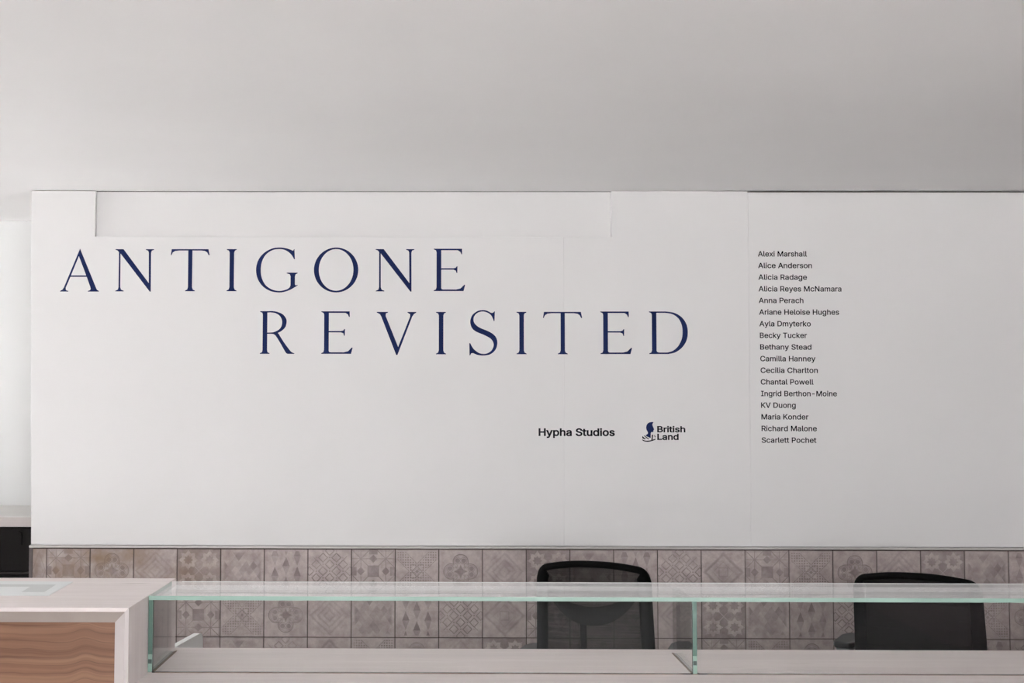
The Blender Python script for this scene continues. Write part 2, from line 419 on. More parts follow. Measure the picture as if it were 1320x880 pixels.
# painted boards of the lettered wall (each a piece, thin joints between)
ZB = 1.0165; RX0, RX1, RZ = -1.607, 0.792, 2.440
S1, S2 = 0.569, 1.424; g_ = 0.0006; TOPL = CEIL-0.0028; TOPR = CEIL-0.0085
def board(pts, y=WALL): return MB().prism(pts, y, WALL+0.030).build('panel', M['wall'], wall_back, bevel=0.0012, seg=1)
board([(WL, ZB), (S1-g_, ZB), (S1-g_, RZ), (RX0, RZ), (RX0, TOPL), (WLT, TOPL)])
board([(S1+g_, ZB), (S2-g_, ZB), (S2-g_, TOPL), (RX1, TOPL), (RX1, RZ), (S1+g_, RZ)])
board([(S2+g_, ZB), (ROOM_R, ZB), (ROOM_R, TOPR), (S2+g_, TOPR)])
tag(board([(RX0, RZ), (RX1, RZ), (RX1, TOPL), (RX0, TOPL)], WALL+0.025), 'long shallow recessed panel under the ceiling')
# joint filler so that the seams read as hairlines
MB().box(S1-g_, S1+g_, WALL+0.0008, WALL+0.029, ZB, RZ).box(S2-g_, S2+g_, WALL+0.0010, WALL+0.029, ZB, TOPR).build('joint_filler', M['wall'], wall_back)
# tile trim: a pale rounded strip capping the tiles and a tarnished upright at the left end
tr = MB().prism([(WALL-0.006, 1.0035), (WALL-0.009, 1.005), (WALL-0.010, 1.0085), (WALL-0.008, 1.0125), (WALL-0.003, 1.0145), (WALL+0.030, 1.0145), (WALL+0.030, 1.0035)], WL-0.006, ROOM_R, axis='X')
struct(tr.build('trim_1', M['trim']))
struct(MB().box(WL-0.006, WL+0.010, WALL-0.008, WALL+0.3, 0, 1.003).build('trim_2', M['trim_dark'], bevel=0.003))

# ------------------------------------------------------------ wall tiles, piece by piece
def tile_mesh(k, w=0.1966):
    mb = MB().box(0, w, WALL-0.0035, WALL+0.004, 0, 0.1966)
    o = mb.build('tile', TM[k], bevel=0.0012, seg=1); return o
proto = {}
def tile(k, i, row, w=None, xoff=0.0):
    key = (k, w)
    if key not in proto: o = tile_mesh(k, w or 0.1966); proto[key] = o
    else: o = proto[key].copy(); C.objects.link(o)
    o.parent = wall_back
    o.location = (X0T+TS*i+0.0017+xoff, 0, 1.0-TS*(row+1)+0.0017)
A, I_, B_, Cc, D_, Ee, Ff, G_, J_ = 'star', 'net', 'quatrefoil', 'faded', 'cross_star', 'harlequin', 'lozenge', 'lattice', 'medallion'
row1 = [A, B_, Cc, D_, Ee, Ff, G_, A, I_, B_, Cc, D_, Ee, Ff, G_, J_, A, I_, B_, Cc, D_, Ee, Ff, G_, J_, A, I_]
row2 = [I_, G_, Ee, A, I_, B_, Cc, Ee, Ff, G_, J_, A, I_, B_, Cc, D_, Ee, Ff, G_, J_, A, I_, B_, Cc, D_, Ee, Ff]
row3 = [B_, A, Ff, Cc, Ee, G_, J_, I_, B_, Cc, D_, Ee, Ff, G_, J_, A, I_, B_, Ee, Cc, J_, Ff, G_, D_, Ee, A, I_]
for r, seq in enumerate((row1, row2, row3)):
    tile(J_ if r != 1 else G_, 0, r, w=0.068, xoff=-0.0715)
    for i, k in enumerate(seq): tile(k, i, r)
MB().box(WL+0.011, ROOM_R, WALL, WALL+0.0304, 0.0, 0.398).build('lower_board', M['room'], wall_back)
MB().box(WL+0.010, ROOM_R, WALL+0.0005, WALL+0.0304, 0.398, 1.0036).build('grout', M['grout'], wall_back)

# ------------------------------------------------------------ flat lettering helpers
def area(L): return sum(L[i][0]*L[(i+1) % len(L)][1]-L[(i+1) % len(L)][0]*L[i][1] for i in range(len(L)))/2
def inside(p, L):
    c = False
    for i in range(len(L)):
        (x1, y1), (x2, y2) = L[i], L[i-1]
        if (y1 > p[1]) != (y2 > p[1]) and p[0] < (x2-x1)*(p[1]-y1)/(y2-y1)+x1: c = not c
    return c
def winding(p, loops):
    w = 0
    for L in loops:
        for i in range(len(L)):
            (x1, y1), (x2, y2) = L[i-1], L[i]
            if (y1 <= p[1]) != (y2 <= p[1]) and p[0] < (x2-x1)*(p[1]-y1)/(y2-y1)+x1: w += 1 if y2 > y1 else -1
    return w
def vinyl(mb, loops, depth=0.0004, y=None, evenodd=True):
    """flat cut film of (X, Z) outlines; loops may overlap"""
    y = (WALL if y is None else y)-depth
    S = 1000.0
    vs = []; es = []
    for L in loops:
        k = len(vs); vs += [Vector((a*S, c*S)) for a, c in L]; es += [(k+i, k+(i+1) % len(L)) for i in range(len(L))]
    ov, oe, of, _a, _b, _c = delaunay_2d_cdt(vs, es, [], 0, 1e-5, False)
    SL = [[(a*S, c*S) for a, c in L] for L in loops]
    keep = []
    for f in of:
        c = sum((ov[i] for i in f), Vector((0, 0)))/len(f); w = winding(c, SL)
        if (w % 2 if evenodd else w != 0): keep.append(tuple(f))
    cnt = {}
    for f in keep:
        for i in range(len(f)): cnt[(f[i], f[(i+1) % len(f)])] = 1
    n = len(ov)
    v = [(p.x/S, y, p.y/S) for p in ov]+[(p.x/S, y+depth*0.9, p.y/S) for p in ov]
    fs = list(keep)+[(a, a+n, b2+n, b2) for (a, b2) in cnt if (b2, a) not in cnt]
    used = sorted({i for f in fs for i in f}); mp = {u: k for k, u in enumerate(used)}
    mb.add([v[u] for u in used], [tuple(mp[i] for i in f) for f in fs])
    return mb
def arc(cx, cy, rx, ry, a0, a1, n=24):
    return [(cx+rx*math.cos(math.radians(a0+(a1-a0)*i/n)), cy+ry*math.sin(math.radians(a0+(a1-a0)*i/n))) for i in range(n+1)]
def smooth(P, n=5, closed=False):
    out = []; N = len(P)
    for i in range(N if closed else N-1):
        p0, p1, p2, p3 = (P[(i+j) % N] if closed else P[min(max(i+j, 0), N-1)] for j in (-1, 0, 1, 2))
        for k in range(n):
            t = k/n
            out.append(tuple(0.5*((2*p1[c])+(-p0[c]+p2[c])*t+(2*p0[c]-5*p1[c]+4*p2[c]-p3[c])*t*t+(-p0[c]+3*p1[c]-3*p2[c]+p3[c])*t**3) for c in (0, 1)))
    if not closed: out.append(P[-1])
    return out

# title capitals, drawn as outlines (units of 1/4.4 photograph pixel, y down, baseline first)
def rev(L): return L[::-1]
GL = {}
GL['A'] = (330, 77, [[(188,85),(284,312),(289,322),(300,329),(300,333),(237,333),(237,329),(249,325),(253,318),(251,308),(229,248),(135,248),(110,308),(109,319),(113,326),(124,329),(124,333),(77,333),(77,329),(90,322),(99,308),(184,96)],
                     [(138,240),(226,240),(182,128)]])
GL['N'] = (330, 388, [[(388,88),(434,88),(582,284),(580,108),(576,97),(563,92),(563,88),(610,88),(610,92),(597,97),(593,110),(594,333),(588,333),(417,113),(418,308),(423,322),(438,328),(438,332),(390,332),(390,328),(404,322),(408,308),(408,106),(400,96),(388,92)]])
GL['T'] = (330, 702, [[(708,88),(919,88),(926,122),(921,124),(912,107),(900,99),(880,96),(827,96),(827,308),(831,321),(843,327),(843,331),(787,331),(787,327),(799,321),(803,308),(803,96),(750,96),(728,99),(714,107),(706,124),(702,122)]])
GL['I'] = (330, 1021, [[(1021,88),(1077,88),(1077,92),(1067,97),(1063,108),(1063,308),(1067,321),(1078,327),(1078,331),(1021,331),(1021,327),(1033,321),(1037,308),(1037,108),(1033,97),(1021,92)]])
GL['G'] = (330, 43, [smooth([(256,98),(238,90),(210,82),(172,79),(130,86),(85,113),(54,155),(43,208),(54,262),(86,306),(130,331),(172,338),(205,335),(240,323),(266,308),(283,297)], 4)
                     + [(281,293),(272,298),(267,291),(267,245),(271,233),(282,228),(282,224),(220,224),(220,228),(237,233),(242,245),(242,297),(237,309)]
                     + smooth([(226,318),(202,326),(172,329),(136,321),(100,297),(77,256),(70,208),(77,160),(99,120),(135,95),(172,88),(205,92),(232,107),(250,126),(261,146)], 4) + [(266,146),(263,88),(260,89)]])
GL['O'] = (330, 372, [arc(499.5, 208.5, 127.5, 129.5, 0, 355, 60), arc(499.5, 208, 99.5, 120, 0, 355, 60)])
GL['E'] = (330, 1052, [[(1052,86),(1214,86),(1215,117),(1211,119),(1204,104),(1190,95),(1095,95),(1095,199),(1165,199),(1178,196),(1184,187),(1188,188),(1187,226),(1183,226),(1178,212),(1165,207),(1095,207),(1095,313),(1098,319),(1106,321),(1180,321),(1205,315),(1228,293),(1232,295),(1223,330),(1052,330),(1052,326),(1064,321),(1068,308),(1068,106),(1064,95),(1052,90)]])
GL['R'] = (686, 66, [[(66,441),(107,441)] + smooth([(128,440),(160,444),(194,458),(214,482),(218,503),(211,532),(190,554),(168,566)], 5)
                     + [(175,574)] + smooth([(178,580),(205,622),(238,666),(252,678),(263,682)], 4) + [(263,686),(225,686),(217,682)] + smooth([(210,672),(186,630),(160,588),(146,574),(128,571)], 4)
                     + [(107,571),(107,664),(110,677),(121,682),(121,686),(66,686),(66,682),(78,677),(81,664),(81,461),(78,450),(66,445)],
                     [(107,449)] + smooth([(125,448),(155,453),(180,470),(192,498),(188,528),(172,548),(145,561),(118,564)], 5) + [(107,564)]])
GL['V'] = (686, 728, [[(728,445),(792,445),(792,449),(780,454),(779,468),(851,646),(919,472),(919,458),(904,449),(904,445),(954,445),(954,449),(941,457),(931,472),(847,692),(840,692),(754,472),(745,457),(728,449)]])
GL['S'] = (335, 22, [[(166,146),(168,90),(164,91)] + smooth([(158,98),(146,98),(124,87),(100,83),(70,88),(42,108),(29,135),(28,160),(38,187),(62,207),(105,225),(142,245),(159,268),(160,292),(148,315),(128,329),(105,334),(78,329),(52,311),(37,292),(27,272)], 4)
                     + [(22,273),(23,342),(27,342)] + smooth([(33,331),(44,330),(70,340),(105,343),(142,336),(170,312),(182,278),(178,246),(160,222),(128,203),(82,184),(56,164),(46,143),(50,118),(70,98),(98,91),(125,97),(145,111),(156,130),(162,146)], 4)])
GL['D'] = (335, 1043, [[(1043,91)] + smooth([(1140,91),(1188,99),(1230,124),(1257,165),(1264,212),(1256,258),(1230,298),(1192,325),(1150,335)], 5)
                     + [(1043,335),(1043,331),(1055,326),(1059,313),(1059,110),(1055,100),(1043,95)],
                     [(1085,99)] + smooth([(1135,99),(1178,107),(1212,132),(1230,170),(1234,212),(1228,252),(1208,290),(1178,316),(1145,326)], 5) + [(1100,326),(1089,323),(1085,316)]])
PXM = 0.2/56.3                                 # metres of wall per photograph pixel
def title_line(text, spots, label):
    X, Z = wallpt(*spots[0])
    t = thing('title_lettering', label, 'lettering', (X, WALL, Z), 0, 'title lettering on the wall')
    for ch, (px, py) in zip(text, spots):
        base, left, loops = GL[ch]
        gx, gz = wallpt(px, py)
        s = PXM/4.4
        L2 = [[((p[0]-left)*s+gx-X, (base-p[1])*s+gz-Z) for p in L] for L in loops]
        mb = vinyl(MB(), L2, y=0.0); mb.build('letter', M['navy'], t, fix=False)
title_line('ANTIGONE', [(77.5,375),(148.2,375),(219.5,375),(292,375),(329.8,375),(404.5,375),(484.1,375),(559.1,375)],
           'upper line of large navy serif capitals on the white wall, starting at its left end')
title_line('REVISITED', [(335,455.9),(414,455.9),(485.5,456),(562,456.3),(605,456.2),(665.9,456.2),(700.0,456.2),(774.1,456.2),(836.9,456.2)],
           'lower line of large navy serif capitals, indented to the right, on the white wall')

# small sans lettering
GLYPH = {"-":[453,[[337,244,337,188,114,188,114,244]]],
"A":[480,[[16,0,201,509,276,509,463,0,395,0,287,302,280,323,272,346,264,372,255,402,244,438,232,478,245,478,233,437,222,402,213,371,204,345,197,322,191,302,85,0],[110,142,110,199,370,199,370,142]]],
"B":[456,[[60,0,60,509,241,509,274,507,304,501,329,491,350,477,367,461,381,442,390,421,396,398,398,374,397,353,393,336,387,320,378,307,368,295,356,286,343,278,329,272,315,267,315,262,331,260,347,254,363,245,378,234,391,220,402,203,411,184,416,161,418,136,416,111,410,88,400,67,386,48,368,31,344,18,317,8,284,2,247,0],[125,57,245,57,281,60,309,67,330,80,344,96,353,115,355,137,354,153,350,169,342,184,333,197,320,209,306,218,289,225,269,229,248,231,125,231],[125,285,238,285,256,287,273,290,288,296,302,304,314,314,323,326,330,340,335,355,336,372,333,393,326,412,313,429,294,442,270,449,240,452,125,452]]],
"C":[510,[[267,-7,225,-3,186,7,150,25,119,49,92,79,70,115,53,157,44,203,40,254,44,305,53,352,70,393,92,429,119,459,150,484,186,501,225,512,267,516,293,514,317,511,340,504,362,496,383,485,402,471,419,456,435,438,448,418,459,397,467,373,473,348,408,348,404,365,397,380,389,395,380,407,369,418,357,428,344,437,330,444,315,449,300,453,284,455,267,456,237,453,209,445,184,432,161,414,141,391,125,364,113,332,106,295,103,254,106,213,113,177,125,145,141,117,161,94,184,76,210,63,237,56,267,53,284,54,300,56,315,60,330,65,344,72,357,81,369,90,380,102,389,114,397,128,404,144,408,160,473,160,467,135,459,112,448,91,435,71,420,53,402,38,383,24,363,13,341,5,317,-2,293,-6]]],
"D":[502,[[219,0,96,0,96,57,215,57,254,60,288,68,318,81,343,99,363,122,379,149,390,181,397,216,399,255,397,294,390,329,379,361,364,388,344,410,320,428,291,441,258,449,221,452,93,452,93,509,225,509,273,505,315,495,353,478,385,455,412,426,433,391,449,351,458,306,462,255,458,205,449,159,433,119,411,83,384,54,351,31,312,14,268,3],[125,509,125,0,60,0,60,509]]],
"H":[517,[[60,0,60,509,125,509,125,289,392,289,392,509,457,509,457,0,392,0,392,232,125,232,125,0]]],
"I":[300,[[31,0,31,57,118,57,118,452,31,452,31,509,269,509,269,452,183,452,183,57,269,57,269,0]]],
"K":[467,[[104,145,104,216,116,231,128,246,139,261,151,275,162,289,174,303,187,317,199,331,212,344,364,509,448,509,231,276,228,276],[60,0,60,509,125,509,125,334,124,225,125,193,125,0],[372,0,188,259,228,309,449,0]]],
"L":[393,[[60,0,60,509,125,509,125,57,361,57,361,0]]],
"M":[628,[[60,0,60,509,152,509,277,187,287,159,299,123,311,84,322,49,307,49,318,83,330,121,342,158,352,187,476,509,568,509,568,0,504,0,504,291,504,327,505,369,506,413,507,457,513,457,508,441,503,425,498,409,482,363,467,322,456,291,342,0,286,0,170,291,159,321,145,361,129,408,112,457,119,457,120,416,121,372,122,328,122,291,122,0]]],
"N":[523,[[60,0,60,509,136,509,343,183,349,174,355,163,363,151,371,137,379,122,388,107,396,90,405,73,414,55,405,54,403,72,402,90,401,108,400,126,399,142,399,157,399,195,399,509,463,509,463,0,387,0,202,290,177,331,168,346,159,363,148,381,108,452,119,454,122,384,124,328,125,291,125,0]]],
"P":[445,[[60,0,60,509,235,509,272,506,305,499,332,487,356,471,375,452,390,430,400,404,407,377,409,348,407,318,400,291,390,265,375,243,356,223,332,207,305,195,272,188,235,186,109,186,109,242,233,242,257,244,279,248,297,256,312,266,324,279,333,294,339,310,343,328,344,348,343,367,339,385,333,402,324,416,312,428,297,439,279,446,257,451,232,452,125,452,125,0]]],
"R":[449,[[60,0,60,509,236,509,273,506,305,500,333,489,356,473,376,455,390,433,401,408,407,381,409,352,407,323,401,296,390,271,376,250,356,232,333,217,305,206,273,200,236,198,96,198,96,255,234,255,258,256,280,260,298,267,313,276,325,287,334,300,340,316,344,333,345,352,344,371,340,389,334,405,325,419,313,430,298,440,279,446,258,451,233,452,125,452,125,0],[353,0,230,229,303,229,428,0]]],
"S":[447,[[224,-9,188,-7,156,-1,128,9,102,23,81,40,64,60,51,83,42,109,38,137,104,137,108,118,114,102,123,88,136,76,150,66,166,59,185,53,204,50,224,49,246,50,267,54,286,60,303,69,317,79,329,92,338,106,344,122,346,139,344,154,340,168,332,179,322,189,310,197,296,205,280,211,263,217,245,222,184,239,145,253,112,269,86,289,67,313,56,341,52,372,54,400,62,425,75,448,92,468,113,484,138,498,165,508,195,514,227,516,259,514,289,508,316,498,340,484,360,468,377,449,390,427,398,403,401,378,337,378,332,402,320,421,302,437,280,449,254,456,225,459,204,457,185,454,167,448,152,440,139,430,129,418,121,405,117,391,115,376,117,359,122,345,131,334,142,324,155,315,169,308,184,302,198,297,212,293,264,279,279,275,295,270,312,264,328,256,344,248,359,238,372,226,384,213,395,198,402,180,407,161,408,139,406,112,399,87,386,64,370,43,349,25,323,11,294,0,261,-7]]],
"T":[449,[[32,452,32,509,417,509,417,452,257,452,257,0,193,0,193,452]]],
"V":[480,[[204,0,16,509,84,509,192,206,199,187,207,164,215,137,225,106,236,71,248,31,235,31,247,71,257,107,267,138,276,165,283,187,290,206,395,509,463,509,278,0]]],
"a":[389,[[160,-9,137,-7,115,-3,94,5,76,15,60,29,48,45,38,63,32,84,30,108,32,128,36,146,43,161,53,174,64,184,78,193,92,200,108,206,125,211,143,214,161,217,178,220,234,227,247,229,257,231,265,235,271,240,274,246,276,255,276,257,275,272,272,285,267,297,260,307,251,315,240,322,227,327,212,330,196,331,178,330,163,327,149,322,137,316,127,309,118,301,110,292,104,283,100,274,41,291,51,313,64,331,79,346,95,358,114,368,133,375,153,380,173,383,194,384,208,384,223,382,239,379,255,375,271,369,286,360,300,350,312,336,322,320,330,301,335,278,337,251,337,0,277,0,277,52,272,52,267,43,260,34,252,25,242,16,229,8,215,1,199,-4,181,-7],[170,45,192,47,211,51,228,59,242,68,254,80,263,93,270,108,274,122,276,138,276,190,272,187,267,184,259,182,251,180,241,178,231,176,200,171,175,168,161,166,147,163,134,159,122,153,112,147,103,139,97,130,93,118,92,105,93,93,96,82,102,72,109,64,119,57,130,52,142,48,156,46]]],
"c":[396,[[207,-8,174,-5,144,3,117,16,93,35,72,58,56,85,44,116,37,150,34,187,37,225,44,260,56,291,72,318,93,341,117,360,144,374,174,382,207,384,226,384,243,381,260,377,276,371,291,364,305,356,318,346,330,335,340,322,349,308,356,293,362,277,303,262,300,272,295,281,290,289,284,297,278,304,270,311,261,316,252,321,242,325,231,328,220,329,207,330,184,328,163,321,145,310,130,296,118,278,108,258,102,236,98,212,96,187,98,163,102,139,108,117,118,97,130,80,145,66,163,55,184,49,207,46,220,47,232,49,243,52,253,55,262,60,271,66,279,73,285,80,292,89,297,98,301,107,304,117,363,102,357,86,350,70,341,56,331,43,319,32,306,21,292,12,277,5,261,-1,244,-5,226,-7]]],
"d":[424,[[195,-8,165,-6,137,3,111,16,89,34,70,57,55,84,43,116,36,151,34,189,36,227,43,261,55,293,70,320,89,342,112,361,137,374,165,382,196,384,218,383,237,379,253,373,267,364,278,355,287,346,295,336,301,327,306,319,311,319,311,509,372,509,372,0,313,0,313,59,307,59,301,50,295,41,287,31,277,21,266,12,252,4,236,-3,217,-7],[205,47,226,49,246,55,263,65,278,78,290,95,299,115,306,138,310,162,312,189,310,216,306,241,300,263,290,282,278,299,263,312,246,322,227,328,205,330,182,328,162,322,145,311,130,298,118,281,108,261,102,239,98,215,96,189,98,163,102,139,109,117,118,97,130,80,145,66,162,55,182,49]]],
"e":[404,[[212,-8,177,-5,145,3,117,16,92,35,72,58,56,85,44,116,37,150,34,187,36,224,44,258,55,290,71,317,91,340,115,359,142,373,172,382,205,384,226,383,246,380,266,374,285,366,303,355,319,341,334,324,347,305,357,282,365,256,370,227,371,194,371,169,75,169,75,221,338,221,310,202,308,226,304,248,298,269,288,286,277,301,263,314,246,323,227,328,205,330,183,328,164,323,146,313,131,301,119,286,109,270,102,251,97,231,96,211,96,178,98,151,102,127,110,106,121,88,135,73,151,61,169,53,190,48,212,46,227,47,241,49,254,53,265,58,276,65,285,73,294,82,300,93,306,105,365,91,358,72,348,55,335,39,320,26,302,14,283,4,261,-3,237,-7]]],
"g":[425,[[207,-151,180,-149,156,-146,134,-140,114,-132,97,-122,82,-110,70,-97,59,-84,51,-69,101,-41,107,-49,114,-57,122,-66,131,-74,142,-82,154,-88,169,-93,187,-96,207,-97,236,-95,261,-87,282,-75,298,-58,308,-34,311,-6,311,68,306,68,301,60,294,51,287,41,277,32,266,23,252,16,236,10,217,6,195,5,165,7,138,14,113,27,90,43,71,65,55,90,43,120,36,154,34,191,36,229,43,263,55,293,71,320,90,342,112,361,138,374,166,382,196,384,218,383,237,379,253,373,267,365,279,356,288,346,296,336,302,327,308,319,313,319,313,379,372,379,372,-9,370,-40,363,-67,350,-90,334,-109,314,-124,291,-136,265,-144,237,-149],[205,59,227,61,246,66,264,75,278,87,290,103,300,121,307,142,311,166,312,193,311,219,307,242,300,264,291,283,279,299,264,312,247,322,227,328,205,330,182,328,163,322,145,312,130,298,118,282,109,262,102,241,98,218,96,193,98,167,102,144,109,123,118,104,131,88,145,76,163,66,183,61]]],
"h":[410,[[114,227,114,0,53,0,53,509,114,509,114,287,102,287,116,319,132,344,152,362,175,374,200,382,227,384,252,383,275,377,295,369,313,356,328,340,341,321,350,298,355,271,357,240,357,0,296,0,296,235,293,263,286,286,273,304,256,318,235,326,210,329,192,328,176,324,161,317,147,308,136,297,126,283,119,266,115,248]]],
"i":[167,[[53,0,53,379,114,379,114,0],[84,443,73,444,63,448,54,455,47,463,43,472,41,483,43,494,47,504,54,512,63,518,73,522,84,524,95,522,105,518,114,512,121,504,125,494,126,483,125,472,121,463,114,455,105,448,95,444]]],
"k":[381,[[110,137,110,212,121,212,284,379,360,379,184,199,177,199],[53,0,53,509,114,509,114,0],[294,0,148,186,191,229,372,0]]],
"l":[189,[[139,-2,112,0,91,8,74,20,62,37,55,59,53,84,53,509,114,509,114,99,114,83,117,71,120,62,126,57,135,53,146,52,160,53,170,54,181,3,162,-1,154,-2,147,-2]]],
"m":[610,[[53,0,53,379,112,379,112,295,108,295,114,314,122,331,132,346,144,358,158,368,172,376,187,382,203,385,219,386,245,383,268,375,287,361,303,342,314,320,321,295,312,295,318,312,326,329,337,343,350,356,364,366,381,375,398,381,417,385,437,386,458,385,478,380,497,372,514,361,529,346,541,328,550,307,555,283,557,255,557,0,496,0,496,254,493,279,485,298,473,313,456,323,438,329,419,330,402,329,387,326,374,320,363,312,353,302,345,290,340,277,336,263,335,247,335,0,274,0,274,260,272,280,265,297,253,311,238,322,220,328,199,330,185,329,171,326,158,320,145,312,135,302,126,289,119,274,115,257,114,238,114,0]]],
"n":[410,[[114,227,114,0,53,0,53,379,112,379,112,287,102,287,116,319,132,344,152,362,175,374,200,382,227,384,252,383,275,377,295,369,313,356,328,340,341,321,350,298,355,271,357,240,357,0,296,0,296,235,293,263,286,286,273,304,256,318,235,326,210,329,192,328,176,324,161,317,147,308,136,297,126,283,119,266,115,248]]],
"o":[415,[[207,-8,174,-5,144,3,117,16,93,35,72,58,56,85,44,116,37,150,34,187,37,225,44,260,56,291,72,318,93,341,117,360,144,374,174,382,207,384,241,382,271,374,299,360,323,341,343,318,359,291,371,260,379,225,381,187,379,150,371,116,359,85,343,58,323,35,299,16,271,3,241,-5],[207,46,231,49,252,55,270,66,285,80,298,97,307,117,314,139,318,163,319,187,318,212,314,236,307,258,298,278,285,296,270,310,252,321,231,328,207,330,184,328,163,321,145,310,130,296,118,278,108,258,102,236,98,212,96,187,98,163,102,139,108,117,118,97,130,80,145,66,163,55,184,49]]],
"p":[424,[[53,-143,53,379,112,379,112,319,118,319,123,327,130,336,137,346,147,355,158,364,171,373,188,379,207,383,229,384,259,382,287,374,313,361,335,342,354,320,370,293,381,261,388,227,390,189,388,151,381,116,370,84,355,57,336,34,313,16,288,3,260,-6,229,-8,208,-7,189,-3,173,4,159,12,147,21,138,31,130,41,124,50,118,59,114,59,114,-143],[220,47,242,49,262,55,279,66,294,80,306,97,316,117,323,139,327,163,328,189,327,215,323,239,316,261,307,281,295,298,280,311,262,322,243,328,220,330,198,328,178,322,161,312,147,299,134,282,125,263,118,241,114,216,113,189,114,162,118,138,125,115,135,95,147,78,162,65,179,55,198,49]]],
"r":[259,[[53,0,53,379,112,379,112,321,115,321,124,339,137,354,152,367,171,377,191,383,213,385,229,384,243,384,243,322,230,324,223,325,215,326,207,326,190,324,174,321,159,315,146,306,135,296,126,284,119,269,115,254,114,237,114,0]]],
"s":[365,[[182,-8,157,-7,133,-3,112,3,93,12,76,24,62,38,50,54,41,73,36,94,94,107,101,87,111,72,124,60,141,52,160,47,181,45,206,47,227,53,244,62,258,74,265,88,268,103,266,115,262,126,254,136,243,144,229,150,212,155,149,170,118,180,92,192,72,208,58,227,50,249,47,274,49,295,55,314,65,332,79,347,95,360,115,370,137,378,161,383,187,384,212,383,234,379,254,372,271,363,286,352,299,339,309,324,318,308,324,290,268,277,262,291,254,304,243,316,228,325,210,331,187,333,166,331,147,326,131,317,119,305,111,292,109,277,110,264,115,253,124,243,136,235,152,229,172,223,229,209,261,200,287,187,306,171,320,153,328,131,331,107,329,85,323,65,312,47,298,31,281,18,260,6,236,-2,210,-7]]],
"t":[227,[[204,379,204,327,6,327,6,379],[65,471,126,471,126,98,127,83,130,70,136,61,144,55,156,51,170,50,185,51,202,54,213,2,207,0,200,-2,192,-3,184,-3,176,-4,168,-4,138,-1,113,7,92,21,77,41,68,64,65,93]]],
"u":[410,[[182,-5,158,-3,135,2,115,11,97,23,82,39,69,59,60,82,54,109,53,139,53,379,114,379,114,144,116,117,124,94,137,75,154,61,175,53,200,50,218,51,234,55,249,62,263,71,274,83,283,97,290,113,295,132,296,153,296,379,357,379,357,0,298,0,298,92,307,92,294,60,277,35,257,17,234,5,209,-3]]],
"w":[567,[[138,0,23,379,87,379,133,214,140,190,147,164,154,137,161,107,168,75,175,41,165,41,172,74,179,105,186,135,192,163,199,189,206,214,252,379,316,379,362,214,368,189,375,163,382,136,388,106,395,75,402,41,391,41,399,75,406,106,413,135,420,163,427,189,434,214,480,379,545,379,429,0,368,0,319,172,305,225,300,243,295,262,291,280,277,338,291,338,277,280,263,225,258,207,253,189,248,172,199,0]]],
"x":[379,[[21,0,171,218,171,171,29,379,100,379,147,306,159,287,170,270,179,253,188,237,198,221,207,206,175,206,185,221,194,237,202,253,211,270,222,287,233,306,282,379,352,379,209,169,209,214,358,0,287,0,231,85,219,103,209,120,200,136,191,152,182,167,173,182,205,182,195,167,187,152,178,136,170,120,160,103,148,85,91,0]]],
"y":[389,[[47,-139,61,-86,71,-87,83,-89,94,-90,104,-89,113,-86,122,-81,130,-74,138,-64,145,-51,151,-36,163,-1,17,379,84,379,165,155,173,132,180,109,187,87,193,64,199,42,206,21,184,21,190,42,196,64,202,87,209,110,216,132,224,155,305,379,371,379,204,-58,196,-77,187,-93,177,-107,165,-119,153,-128,139,-136,125,-141,109,-144,91,-145,82,-145,73,-144,65,-143,57,-142,52,-140]]]}
CAP = 529.0
def fatten(L, d):
    """push a closed outline outwards by d (holes, wound the other way, shrink)"""
    n = len(L); out = []
    for i in range(n):
        p0, p1, p2 = L[i-1], L[i], L[(i+1) % n]
        e1 = Vector((p1[0]-p0[0], p1[1]-p0[1])); e2 = Vector((p2[0]-p1[0], p2[1]-p1[1]))
        if e1.length < 1e-6 or e2.length < 1e-6: out.append(p1); continue
        e1.normalize(); e2.normalize()
        n1, n2 = Vector((e1.y, -e1.x)), Vector((e2.y, -e2.x)); b_ = n1+n2
        if b_.length < 0.3: out.append(p1); continue
        b_.normalize(); k = d/max(0.5, b_.dot(n1)); out.append((p1[0]+b_.x*k, p1[1]+b_.y*k))
    return out
def sans(mb, text, x0, z0, cap, width, weight, y=0.0):
    s = cap/CAP; cur = 0; items = []
    for ch in text:
        if ch == ' ': cur += 200; continue
        adv, loops = GLYPH[ch]; items.append((cur, loops)); cur += adv
    total = cur; last = max(p for L in GLYPH[text[-1]][1] for p in L[0::2]); firstx = min(p for L in GLYPH[text[0]][1] for p in L[0::2])
    total = cur-GLYPH[text[-1]][0]+last-firstx
    sx = width/total
    for cx_, loops in items:
        Ls = [[(L[i], L[i+1]) for i in range(0, len(L), 2)] for L in loops]
        big = max(Ls, key=lambda q: abs(area(q))); sg = 1 if area(big) > 0 else -1
        Ls = [fatten(L, weight*sg) for L in Ls]
        vinyl(mb, [[((p[0]+cx_-firstx)*sx+x0, p[1]*s+z0) for p in L] for L in Ls], y=y, evenodd=False)
    return mb
NAMES = [('Alexi Marshall', 977.2, 1040), ('Alice Anderson', 977.5, 1046.5), ('Alicia Radage', 977.8, 1040), ('Alicia Reyes McNamara', 978.1, 1084.5),
         ('Anna Perach', 978.3, 1035.5), ('Ariane Heloise Hughes', 978.8, 1081.5), ('Ayla Dmyterko', 979.1, 1045), ('Becky Tucker', 979.7, 1040),
         ('Bethany Stead', 980.0, 1045.8), ('Camilla Hanney', 980.2, 1051), ('Cecilia Charlton', 980.6, 1054), ('Chantal Powell', 980.8, 1048.5),
         ('Ingrid Berthon-Moine', 981.2, 1078.7), ('KV Duong', 981.3, 1025.6), ('Maria Konder', 981.7, 1042), ('Richard Malone', 981.9, 1052.8), ('Scarlett Pochet', 982.0, 1052.2)]
NX, NZ = wallpt(977.2, 330.3)
